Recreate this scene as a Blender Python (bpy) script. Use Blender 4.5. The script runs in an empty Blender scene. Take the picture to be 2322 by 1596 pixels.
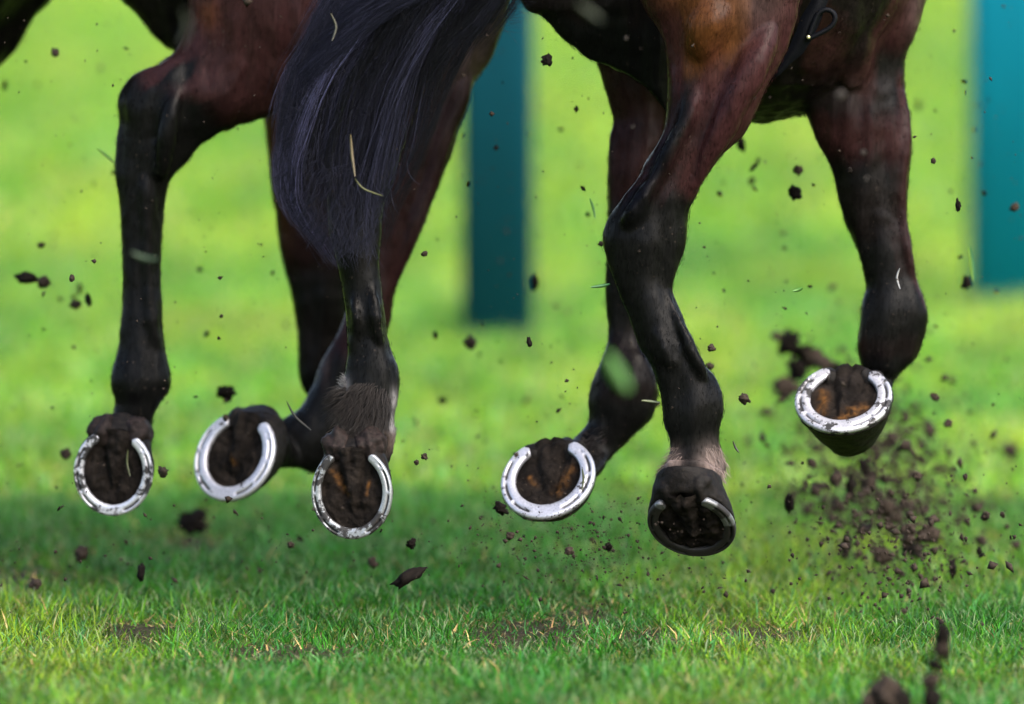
import bpy, bmesh, math, random
import numpy as np
from mathutils import Vector, Matrix, noise, kdtree

R = math.radians
rng = np.random.default_rng(7)
random.seed(7)
scene = bpy.context.scene
C = scene.collection

# ------------------------------------------------------------------ camera
FOCAL, SENSOR, PITCH, CAMH = 300.0, 36.0, R(4.0), 1.33
cam_d = bpy.data.cameras.new('camera')
cam = bpy.data.objects.new('camera', cam_d)
C.objects.link(cam)
cam.location = (0, 0, CAMH)
cam.rotation_euler = (math.pi / 2 - PITCH, 0, 0)
cam_d.lens = FOCAL
cam_d.sensor_width = SENSOR
cam_d.clip_end = 3000
cam_d.dof.use_dof = True
cam_d.dof.focus_distance = 12.98
cam_d.dof.aperture_fstop = 2.3
scene.camera = cam

# ------------------------------------------------------------------ light
SUN_AZ, SUN_EL = R(138), R(46)          # azimuth from +Y towards +X
world = bpy.data.worlds.new("World")
scene.world = world
world.use_nodes = True
wn = world.node_tree
sky = wn.nodes.new('ShaderNodeTexSky')
sky.sky_type = 'NISHITA'
sky.sun_disc = False
sky.sun_elevation = SUN_EL
sky.sun_rotation = SUN_AZ
sky.dust_density = 4.0
sky.air_density = 1.0
bg = wn.nodes['Background']
bg.inputs['Strength'].default_value = 0.14
wn.links.new(sky.outputs[0], bg.inputs[0])
sun_d = bpy.data.lights.new('sun', 'SUN')
sun_d.energy = 1.05
sun_d.angle = R(60)
sun_d.color = (1.0, 0.96, 0.9)
sun = bpy.data.objects.new('sun', sun_d)
C.objects.link(sun)
sdir = Vector((math.sin(SUN_AZ) * math.cos(SUN_EL), math.cos(SUN_AZ) * math.cos(SUN_EL), math.sin(SUN_EL)))
sun.rotation_euler = sdir.to_track_quat('Z', 'Y').to_euler()
sun.location = (0, 0, 30)

scene.view_settings.view_transform = 'Standard'
scene.view_settings.look = 'None'
scene.view_settings.gamma = 1.0
scene.view_settings.use_curve_mapping = False
scene.view_settings.exposure = 2.06
scene.render.engine = 'CYCLES'
scene.cycles.use_denoising = True
scene.cycles.max_bounces = 6
scene.cycles.use_adaptive_sampling = True

# ------------------------------------------------------------------ measuring: photo measurements (2322 px wide) to metres
FWD = Vector((0, math.cos(PITCH), -math.sin(PITCH)))
UPV = Vector((0, math.sin(PITCH), math.cos(PITCH)))
RGT = Vector((1, 0, 0))
EYE = Vector((0, 0, CAMH))
K = SENSOR / (FOCAL * 2322.0)

def P(u, v, d):
    return EYE + FWD * d + RGT * ((u - 1161) * K * d) + UPV * ((798 - v) * K * d)

def G(u, v):
    r = FWD + RGT * ((u - 1161) * K) + UPV * ((798 - v) * K)
    t = -CAMH / r.z
    return EYE + r * t

# ------------------------------------------------------------------ material helpers
def mat(name):
    m = bpy.data.materials.new(name)
    m.use_nodes = True
    return m, m.node_tree, m.node_tree.nodes['Principled BSDF']

def N(nt, kind, **kw):
    n = nt.nodes.new(kind)
    for k, v in kw.items():
        if k.startswith('i_'):
            n.inputs[k[2:].replace('_', ' ')].default_value = v
        else:
            setattr(n, k, v)
    return n

def L(nt, a, b):
    nt.links.new(a, b)

def tex_noise(nt, scale, detail=3, rough=0.6, stretch=None, coord='Object'):
    tc = N(nt, 'ShaderNodeTexCoord')
    mp = N(nt, 'ShaderNodeMapping')
    if stretch:
        mp.inputs['Scale'].default_value = stretch
    L(nt, tc.outputs[coord], mp.inputs[0])
    n = N(nt, 'ShaderNodeTexNoise')
    n.inputs['Scale'].default_value = scale
    n.inputs['Detail'].default_value = detail
    n.inputs['Roughness'].default_value = rough
    L(nt, mp.outputs[0], n.inputs['Vector'])
    return n

def ramp(nt, src, stops):
    r = N(nt, 'ShaderNodeValToRGB')
    e = r.color_ramp.elements
    while len(e) < len(stops):
        e.new(0.5)
    for k, (p, c) in enumerate(stops):
        e[k].position = p
        e[k].color = (*c, 1) if len(c) == 3 else c
    L(nt, src, r.inputs[0])
    return r

def mixc(nt, fac, a, b, mode='MIX'):
    m = N(nt, 'ShaderNodeMix', data_type='RGBA', blend_type=mode)
    if isinstance(fac, (int, float)):
        m.inputs[0].default_value = fac
    else:
        L(nt, fac, m.inputs[0])
    for k, x in ((6, a), (7, b)):
        if isinstance(x, tuple):
            m.inputs[k].default_value = (*x, 1)
        else:
            L(nt, x, m.inputs[k])
    return m.outputs[2]

def bump(nt, src, strength, dist, bsdf):
    b = N(nt, 'ShaderNodeBump')
    b.inputs['Strength'].default_value = strength
    b.inputs['Distance'].default_value = dist
    L(nt, src, b.inputs['Height'])
    L(nt, b.outputs[0], bsdf.inputs['Normal'])
    return b

# coat -------------------------------------------------------------
M_COAT, nt, bs = mat('horse_coat')
at = N(nt, 'ShaderNodeAttribute', attribute_name='coat')
n1 = tex_noise(nt, 260, 4, 0.7, (1, 1, 0.16))
r1 = ramp(nt, n1.outputs[0], [(0.25, (0.55,) * 3), (0.75, (1.5,) * 3)])
n2 = tex_noise(nt, 26, 3, 0.6)
r2 = ramp(nt, n2.outputs[0], [(0.3, (0.72,) * 3), (0.7, (1.3,) * 3)])
c = mixc(nt, 1.0, at.outputs['Color'], r1.outputs[0], 'MULTIPLY')
c = mixc(nt, 1.0, c, r2.outputs[0], 'MULTIPLY')
vo = N(nt, 'ShaderNodeTexVoronoi')
vo.inputs['Scale'].default_value = 75
tc = N(nt, 'ShaderNodeTexCoord')
L(nt, tc.outputs['Object'], vo.inputs['Vector'])
n3 = tex_noise(nt, 9, 2, 0.5)
thr = N(nt, 'ShaderNodeMath', operation='MULTIPLY')
L(nt, n3.outputs[0], thr.inputs[0]); thr.inputs[1].default_value = 0.26
lt = N(nt, 'ShaderNodeMath', operation='SUBTRACT')
L(nt, thr.outputs[0], lt.inputs[0]); L(nt, vo.outputs['Distance'], lt.inputs[1])
fl = N(nt, 'ShaderNodeMath', operation='MULTIPLY', use_clamp=True)
L(nt, lt.outputs[0], fl.inputs[0]); fl.inputs[1].default_value = 9.0
fl2 = N(nt, 'ShaderNodeMath', operation='MULTIPLY')
L(nt, fl.outputs[0], fl2.inputs[0]); fl2.inputs[1].default_value = 0.6
c = mixc(nt, fl2.outputs[0], c, (0.030, 0.023, 0.019))
L(nt, c, bs.inputs['Base Color'])
bs.inputs['Roughness'].default_value = 0.31
bs.inputs['Specular IOR Level'].default_value = 0.055
bs.inputs['Sheen Weight'].default_value = 0.0
bs.inputs['Sheen Roughness'].default_value = 0.4
bump(nt, n1.outputs[0], 0.3, 0.0018, bs)

# hoof / sole -----------------------------------------------------
M_HOOF, nt, bs = mat('muddy_hoof_horn')
n1 = tex_noise(nt, 90, 5, 0.7)
r1 = ramp(nt, n1.outputs[0], [(0.3, (0.002, 0.0018, 0.0016)), (0.55, (0.0055, 0.0043, 0.0036)), (0.8, (0.016, 0.012, 0.0095))])
L(nt, r1.outputs[0], bs.inputs['Base Color'])
bs.inputs['Roughness'].default_value = 0.6
bs.inputs['Specular IOR Level'].default_value = 0.1
bump(nt, n1.outputs[0], 0.6, 0.003, bs)

M_BULB, nt, bs = mat('heel_bulb_skin')
n1 = tex_noise(nt, 110, 5, 0.7)
r1 = ramp(nt, n1.outputs[0], [(0.35, (0.005, 0.004, 0.0034)), (0.55, (0.014, 0.0098, 0.0088)), (0.75, (0.030, 0.021, 0.019))])
L(nt, r1.outputs[0], bs.inputs['Base Color'])
bs.inputs['Roughness'].default_value = 0.6
bs.inputs['Specular IOR Level'].default_value = 0.08
bump(nt, n1.outputs[0], 0.6, 0.003, bs)

M_SOLE, nt, bs = mat('packed_mud_sole')
n1 = tex_noise(nt, 140, 6, 0.75)
at = N(nt, 'ShaderNodeAttribute', attribute_name='coat')
r1 = ramp(nt, n1.outputs[0], [(0.3, (0.45,) * 3), (0.7, (1.7,) * 3)])
L(nt, mixc(nt, 1.0, at.outputs['Color'], r1.outputs[0], 'MULTIPLY'), bs.inputs['Base Color'])
bs.inputs['Roughness'].default_value = 0.85
bs.inputs['Specular IOR Level'].default_value = 0.08
bump(nt, n1.outputs[0], 0.9, 0.005, bs)

# shoe ------------------------------------------------------------
def shoe_mat(name, dirt, tint):
    m, nt, bs = mat(name)
    n1 = tex_noise(nt, 46, 5, 0.7)
    msk = ramp(nt, n1.outputs[0], [(dirt, (1,) * 3), (min(dirt + 0.05, 1), (0,) * 3)])
    n2 = tex_noise(nt, 420, 3, 0.6, (1, 0.12, 1))
    r2 = ramp(nt, n2.outputs[0], [(0.3, tuple(x * 0.62 for x in tint)), (0.65, tint)])
    at = N(nt, 'ShaderNodeAttribute', attribute_name='coat')
    groove = N(nt, 'ShaderNodeSeparateColor')
    L(nt, at.outputs['Color'], groove.inputs[0])
    mx = N(nt, 'ShaderNodeMath', operation='MAXIMUM')
    clean = N(nt, 'ShaderNodeMath', operation='SUBTRACT', use_clamp=True)
    L(nt, msk.outputs[0], clean.inputs[0]); L(nt, groove.outputs[1], clean.inputs[1])
    L(nt, clean.outputs[0], mx.inputs[0]); L(nt, groove.outputs[0], mx.inputs[1])
    L(nt, mixc(nt, mx.outputs[0], r2.outputs[0], (0.004, 0.003, 0.0028)), bs.inputs['Base Color'])
    inv = N(nt, 'ShaderNodeMath', operation='MULTIPLY_ADD')
    L(nt, mx.outputs[0], inv.inputs[0]); inv.inputs[1].default_value = -0.55; inv.inputs[2].default_value = 0.55
    L(nt, inv.outputs[0], bs.inputs['Metallic'])
    rg = N(nt, 'ShaderNodeMath', operation='MULTIPLY_ADD')
    L(nt, mx.outputs[0], rg.inputs[0]); rg.inputs[1].default_value = 0.35; rg.inputs[2].default_value = 0.36
    L(nt, rg.outputs[0], bs.inputs['Roughness'])
    bump(nt, n2.outputs[0], 0.25, 0.001, bs)
    return m

# hair ------------------------------------------------------------
def hair_mat(name, base, rough=0.38, spec=0.5):
    m, nt, bs = mat(name)
    at = N(nt, 'ShaderNodeAttribute', attribute_name='coat')
    L(nt, mixc(nt, 1.0, at.outputs['Color'], base, 'MULTIPLY'), bs.inputs['Base Color'])
    bs.inputs['Roughness'].default_value = rough
    bs.inputs['Specular IOR Level'].default_value = spec
    return m
M_TAIL = hair_mat('tail_hair', (0.0072, 0.0076, 0.0140), 0.42, 0.16)
M_FEATHER = hair_mat('feather_hair', (1.0, 1.0, 1.0), 0.55, 0.3)

M_STRAP, nt, bs = mat('black_strap')
n1 = tex_noise(nt, 600, 2, 0.5)
r1 = ramp(nt, n1.outputs[0], [(0.3, (0.001, 0.0013, 0.002)), (0.7, (0.003, 0.0034, 0.005))])
L(nt, r1.outputs[0], bs.inputs['Base Color'])
bs.inputs['Roughness'].default_value = 0.5
bs.inputs['Specular IOR Level'].default_value = 0.06
M_STUD, nt, bs = mat('brass_stud')
n1 = tex_noise(nt, 300, 2)
L(nt, ramp(nt, n1.outputs[0], [(0.3, (0.5, 0.45, 0.25)), (0.7, (0.7, 0.65, 0.4))]).outputs[0], bs.inputs['Base Color'])
bs.inputs['Metallic'].default_value = 0.8
bs.inputs['Roughness'].default_value = 0.3

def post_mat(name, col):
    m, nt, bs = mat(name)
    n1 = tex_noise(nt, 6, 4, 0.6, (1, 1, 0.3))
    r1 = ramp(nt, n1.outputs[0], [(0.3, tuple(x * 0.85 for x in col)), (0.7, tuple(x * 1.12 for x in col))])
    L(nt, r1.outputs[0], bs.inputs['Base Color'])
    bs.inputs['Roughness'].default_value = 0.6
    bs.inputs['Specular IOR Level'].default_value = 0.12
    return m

# ground ----------------------------------------------------------
M_GROUND, nt, bs = mat('turf_ground')
n1 = tex_noise(nt, 1.0, 4, 0.62, (2.6, 0.55, 1))
r1 = ramp(nt, n1.outputs[0], [(0.30, (0.055, 0.16, 0.006)), (0.46, (0.105, 0.21, 0.010)), (0.60, (0.165, 0.24, 0.016)), (0.74, (0.20, 0.245, 0.030))])
n2 = tex_noise(nt, 40, 4, 0.7, (1, 0.4, 1))
r2 = ramp(nt, n2.outputs[0], [(0.3, (0.7,) * 3), (0.7, (1.25,) * 3)])
c = mixc(nt, 1.0, r1.outputs[0], r2.outputs[0], 'MULTIPLY')
at = N(nt, 'ShaderNodeAttribute', attribute_name='soil')
sp = N(nt, 'ShaderNodeSeparateColor')
L(nt, at.outputs['Color'], sp.inputs[0])
n4 = tex_noise(nt, 60, 4, 0.7)
r4 = ramp(nt, n4.outputs[0], [(0.3, (0.010, 0.008, 0.005)), (0.55, (0.025, 0.022, 0.011)), (0.75, (0.06, 0.05, 0.025))])
c = mixc(nt, sp.outputs[0], c, r4.outputs[0])
L(nt, c, bs.inputs['Base Color'])
bs.inputs['Roughness'].default_value = 0.9
bs.inputs['Specular IOR Level'].default_value = 0.03
bump(nt, n2.outputs[0], 0.5, 0.02, bs)

M_GRASS, nt, bs = mat('grass_blades')
at = N(nt, 'ShaderNodeAttribute', attribute_name='coat')
L(nt, at.outputs['Color'], bs.inputs['Base Color'])
bs.inputs['Roughness'].default_value = 0.45
bs.inputs['Specular IOR Level'].default_value = 0.09
tr = N(nt, 'ShaderNodeBsdfTranslucent')
L(nt, at.outputs['Color'], tr.inputs['Color'])
ms = N(nt, 'ShaderNodeMixShader')
ms.inputs[0].default_value = 0.28
L(nt, bs.outputs[0], ms.inputs[1]); L(nt, tr.outputs[0], ms.inputs[2])
L(nt, ms.outputs[0], nt.nodes['Material Output'].inputs['Surface'])

def clod_mat(name, lo, hi):
    m, nt, bs = mat(name)
    n1 = tex_noise(nt, 120, 4, 0.7)
    r1 = ramp(nt, n1.outputs[0], [(0.35, lo), (0.7, hi)])
    L(nt, r1.outputs[0], bs.inputs['Base Color'])
    bs.inputs['Roughness'].default_value = 0.85
    bs.inputs['Specular IOR Level'].default_value = 0.08
    return m
M_CLOD = clod_mat('dark_mud', (0.0022, 0.0018, 0.0015), (0.009, 0.0065, 0.005))
M_CLODB = clod_mat('brown_mud', (0.014, 0.0105, 0.008), (0.042, 0.031, 0.024))
M_DRY = clod_mat('pale_dried_mud', (0.030, 0.026, 0.023), (0.055, 0.047, 0.042))

# ------------------------------------------------------------------ object helpers
def link(name, me, m=None, parent=None, smooth=True):
    o = bpy.data.objects.new(name, me)
    C.objects.link(o)
    if m:
        me.materials.append(m)
    if smooth and len(me.polygons):
        me.polygons.foreach_set('use_smooth', np.ones(len(me.polygons), dtype=bool))
    if parent:
        o.parent = parent
    return o

def tag(o, label=None, cat=None, group=None, kind=None):
    if label: o['label'] = label
    if cat: o['category'] = cat
    if group: o['group'] = group
    if kind: o['kind'] = kind
    return o

def empty(name, loc, label, cat, group=None):
    o = bpy.data.objects.new(name, None)
    o.empty_display_size = 0.1
    C.objects.link(o)
    o.location = loc
    return tag(o, label, cat, group)

def np_mesh(name, verts, faces, nper):
    """faces: flat int array, nper: loops per face"""
    me = bpy.data.meshes.new(name)
    verts = np.asarray(verts, dtype=np.float32).reshape(-1, 3)
    faces = np.asarray(faces, dtype=np.int32).ravel()
    nper = np.asarray(nper, dtype=np.int32)
    me.vertices.add(len(verts)); me.vertices.foreach_set('co', verts.ravel())
    me.loops.add(len(faces)); me.loops.foreach_set('vertex_index', faces)
    me.polygons.add(len(nper))
    st = np.zeros(len(nper), dtype=np.int32); st[1:] = np.cumsum(nper)[:-1]
    me.polygons.foreach_set('loop_start', st)
    me.update(calc_edges=True)
    me.validate()
    return me

def color_attr(me, cols, name='coat'):
    a = me.attributes.new(name, 'FLOAT_COLOR', 'POINT')
    cols = np.asarray(cols, dtype=np.float32)
    if cols.shape[1] == 3:
        cols = np.hstack([cols, np.ones((len(cols), 1), dtype=np.float32)])
    a.data.foreach_set('color', cols.ravel())

def vnoise(x, y, seed=0):
    """smooth 2-D value noise, vectorised"""
    def h(ix, iy):
        n = (ix * 374761393 + iy * 668265263 + seed * 974711) & 0x7fffffff
        n = ((n ^ (n >> 13)) * 1274126177) & 0x7fffffff
        return ((n ^ (n >> 16)) & 0xffff) / 65535.0
    ix = np.floor(x).astype(np.int64); iy = np.floor(y).astype(np.int64)
    fx = x - ix; fy = y - iy
    fx = fx * fx * (3 - 2 * fx); fy = fy * fy * (3 - 2 * fy)
    a = h(ix, iy); b = h(ix + 1, iy); c_ = h(ix, iy + 1); d = h(ix + 1, iy + 1)
    return (a * (1 - fx) + b * fx) * (1 - fy) + (c_ * (1 - fx) + d * fx) * fy

# coat colours
COL = {
    'k': (0.0006, 0.0005, 0.0011),   # black points
    'd': (0.0038, 0.0013, 0.0017),   # seal brown
    'b': (0.0152, 0.0062, 0.0062),   # bay
    'r': (0.0190, 0.0070, 0.0074),   # red bay
    't': (0.046, 0.0175, 0.0052),      # tan sun glint painted on the inner thigh
    'o': (0.044, 0.014, 0.004),      # orange sun glint painted into the coat
    'w': (0.16, 0.155, 0.16),        # white sock hair
    'p': (0.125, 0.094, 0.082),      # pale coronet hair
    'f': (0.0095, 0.0070, 0.0060),    # brown feather
    'l': (0.130, 0.084, 0.080),      # rose brown light on the foreleg, painted into the coat
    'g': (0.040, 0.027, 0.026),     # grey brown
}

def catmull(a, n):
    """a: (m,k) control rows -> dense rows"""
    a = np.asarray(a, dtype=float)
    m = len(a)
    out = []
    for i in range(m - 1):
        p0 = a[max(i - 1, 0)]; p1 = a[i]; p2 = a[i + 1]; p3 = a[min(i + 2, m - 1)]
        for j in range(n):
            t = j / n
            out.append(0.5 * ((2 * p1) + (-p0 + p2) * t + (2 * p0 - 5 * p1 + 4 * p2 - p3) * t * t + (-p0 + 3 * p1 - 3 * p2 + p3) * t ** 3))
    out.append(a[-1])
    return np.array(out)

class Body:
    """limbs of one animal, grown into ONE continuous skin"""
    def __init__(self):
        self.bm = bmesh.new()
        self.pts = []; self.cols = []
        self.spots = []

    def rings(self, ctr, nv, bv, col, seg=28):
        """ctr,nv,bv: control rows; elliptical rings"""
        rows = catmull(np.hstack([ctr, nv, bv, col]), 6)
        prev = None
        bm = self.bm
        first = last = None
        for r in rows:
            c_, n_, b_ = r[0:3], r[3:6], r[6:9]
            ring = []
            for k in range(seg):
                a = 2 * math.pi * k / seg
                ring.append(bm.verts.new(c_ + n_ * math.cos(a) + b_ * math.sin(a)))
            for k in range(0, seg, 4):
                a = 2 * math.pi * k / seg
                self.pts.append(c_ + n_ * math.cos(a) + b_ * math.sin(a)); self.cols.append(np.maximum(r[9:12], 0.003))
            if prev:
                for k in range(seg):
                    bm.faces.new((prev[k], prev[(k + 1) % seg], ring[(k + 1) % seg], ring[k]))
            else:
                first = ring
            prev = ring
        for ring, row in ((first, rows[0]), (prev, rows[-1])):
            cv = bm.verts.new(row[0:3])
            for k in range(seg):
                if ring is first:
                    bm.faces.new((ring[(k + 1) % seg], ring[k], cv))
                else:
                    bm.faces.new((ring[k], ring[(k + 1) % seg], cv))

    def limb(self, d, pairs, hoof=None, depth=0.8):
        """pairs: (ul,vl,ur,vr,colour[,depth ratio[,distance]]) measured edge pairs"""
        ctr, nv, bv, col = [], [], [], []
        for p in pairs:
            ul, vl, ur, vr, c_ = p[:5]
            ra = p[5] if len(p) > 5 else depth
            dd = p[6] if len(p) > 6 else d
            a = P(ul, vl, dd); b = P(ur, vr, dd)
            h = (b - a) * 0.5
            ctr.append((a + b) * 0.5); nv.append(h); bv.append(FWD * h.length * ra); col.append(COL[c_])
        if hoof:
            a_ = hoof['a']
            for z, y, s in ((0.058, -0.60, 0.72), (0.032, -0.42, 0.62)):
                ctr.append(hoof['M'] @ Vector((0, y * a_, z)))
                nv.append(hoof['X'] * a_ * s); bv.append(hoof['Y'] * a_ * s * 0.95); col.append(COL['k'])
        self.rings([tuple(x) for x in ctr], [tuple(x) for x in nv], [tuple(x) for x in bv], col)

    def tube(self, pts, d, r_u, col):
        ctr, nv, bv, cs = [], [], [], []
        for i, q in enumerate(pts):
            u, v = q[:2]; rr = q[2] if len(q) > 2 else r_u
            end = i in (0, len(pts) - 1)
            dd = d + (0.030 if end else 0.009)
            if end: rr *= 0.6
            ctr.append(tuple(P(u, v, dd))); nv.append(tuple(RGT * rr * K * d)); bv.append(tuple(FWD * rr * K * d)); cs.append(COL[col])
        self.rings(ctr, nv, bv, cs, 12)

    def blob(self, u, v, d, ru, rv, rd, col):
        """rounded mass: radii in photo units sideways and up, metres deep"""
        ctr, nv, bv, cs = [], [], [], []
        for k in range(9):
            a = -math.pi / 2 + math.pi * k / 8
            s = max(math.cos(a), 0.02)
            ctr.append(tuple(P(u, v + rv * math.sin(a), d)))
            nv.append(tuple(RGT * ru * K * d * s)); bv.append(tuple(FWD * rd * s)); cs.append(COL[col])
        self.rings(ctr, nv, bv, cs, 32)

    def spot(self, u, v, d, r_u, col, amt=1.0, rv=None):
        self.spots.append((P(u, v, d), r_u * K * d, (rv or r_u) * K * d, COL[col], amt))

    def build(self, root, voxel=0.0042):
        bm = self.bm
        bmesh.ops.recalc_face_normals(bm, faces=bm.faces)
        me = bpy.data.meshes.new('tmp'); bm.to_mesh(me); bm.free()
        ob = bpy.data.objects.new('tmp', me); C.objects.link(ob)
        md = ob.modifiers.new('r', 'REMESH'); md.mode = 'VOXEL'; md.voxel_size = voxel; md.adaptivity = 0
        sm = ob.modifiers.new('s', 'SMOOTH'); sm.factor = 0.5; sm.iterations = 7
        bpy.context.view_layer.update()
        dg = bpy.context.evaluated_depsgraph_get()
        new = bpy.data.meshes.new_from_object(ob.evaluated_get(dg))
        bpy.data.objects.remove(ob)
        n = len(new.vertices)
        co = np.zeros(n * 3, dtype=np.float32); new.vertices.foreach_get('co', co); co = co.reshape(-1, 3)
        kd = kdtree.KDTree(len(self.pts))
        for i, p in enumerate(self.pts):
            kd.insert(p, i)
        kd.balance()
        cols = np.zeros((n, 3))
        pc = np.array(self.cols)
        for i in range(n):
            f = kd.find_n(co[i], 5)
            w = np.array([1.0 / (q[2] + 0.004) ** 2 for q in f])
            cols[i] = (pc[[q[1] for q in f]] * w[:, None]).sum(0) / w.sum()
        rel = co - np.array(EYE)
        dep = rel @ np.array(FWD)
        for (p, ru, rv, c_, amt) in self.spots:
            q = co - np.array(p)
            e = (q @ np.array(RGT) / ru) ** 2 + (q @ np.array(UPV) / rv) ** 2 + (q @ np.array(FWD) / 0.11) ** 2
            w = np.exp(-e * 1.2) * amt
            cols = cols * (1 - w[:, None]) + np.array(c_) * w[:, None]
        # muscle and vein relief
        nn = np.zeros(n * 3, dtype=np.float32); new.vertices.foreach_get('normal', nn); nn = nn.reshape(-1, 3)
        disp = np.zeros(n)
        for i, c_ in enumerate(co):
            v_ = Vector(c_); st_ = Vector((c_[0] * 42, c_[1] * 42, c_[2] * 7))     # cords run down the limbs
            disp[i] = noise.noise(v_ * 15) * 0.0026 + noise.noise(st_) * 0.0044 + noise.noise(v_ * 50) * 0.0008
            vein = abs(noise.noise(Vector((c_[0] * 12, c_[1] * 12, c_[2] * 5)) + Vector((3, 7, 1))))
            disp[i] += 0.0011 * math.exp(-(vein / 0.07) ** 2)
        co2 = co + nn * disp[:, None]
        loc = np.array(root.location)
        new.vertices.foreach_set('co', (co2 - loc).astype(np.float32).ravel())
        color_attr(new, cols)
        new.name = 'body'
        new.materials.clear()
        return link('body', new, M_COAT, root), co2, nn, cols

# ------------------------------------------------------------------ hoof with shoe
def hoof_frame(u, v, d, half_u, toe, zoff, bratio=1.1):
    zr, zu = zoff
    zf = math.sqrt(max(1 - zr * zr - zu * zu, 0.05))
    Z = (RGT * zr + UPV * zu + FWD * zf).normalized()
    t = Vector((toe[0], -toe[1])).normalized()
    s = -(t.x * zr + t.y * zu) / zf
    Y = (RGT * t.x + UPV * t.y + FWD * s).normalized()
    X = Y.cross(Z).normalized()
    a = half_u * K * d
    M = Matrix((( *(X.x, Y.x, Z.x), 0), (*(X.y, Y.y, Z.y), 0), (*(X.z, Y.z, Z.z), 0), (0, 0, 0, 1)))
    M.translation = P(u, v, d)
    if X.dot(RGT) < 0:
        Xs = -X
    else:
        Xs = X
    return dict(M=M, X=Xs, Y=Y, Z=Z, a=a, b=a * bratio)

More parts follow.
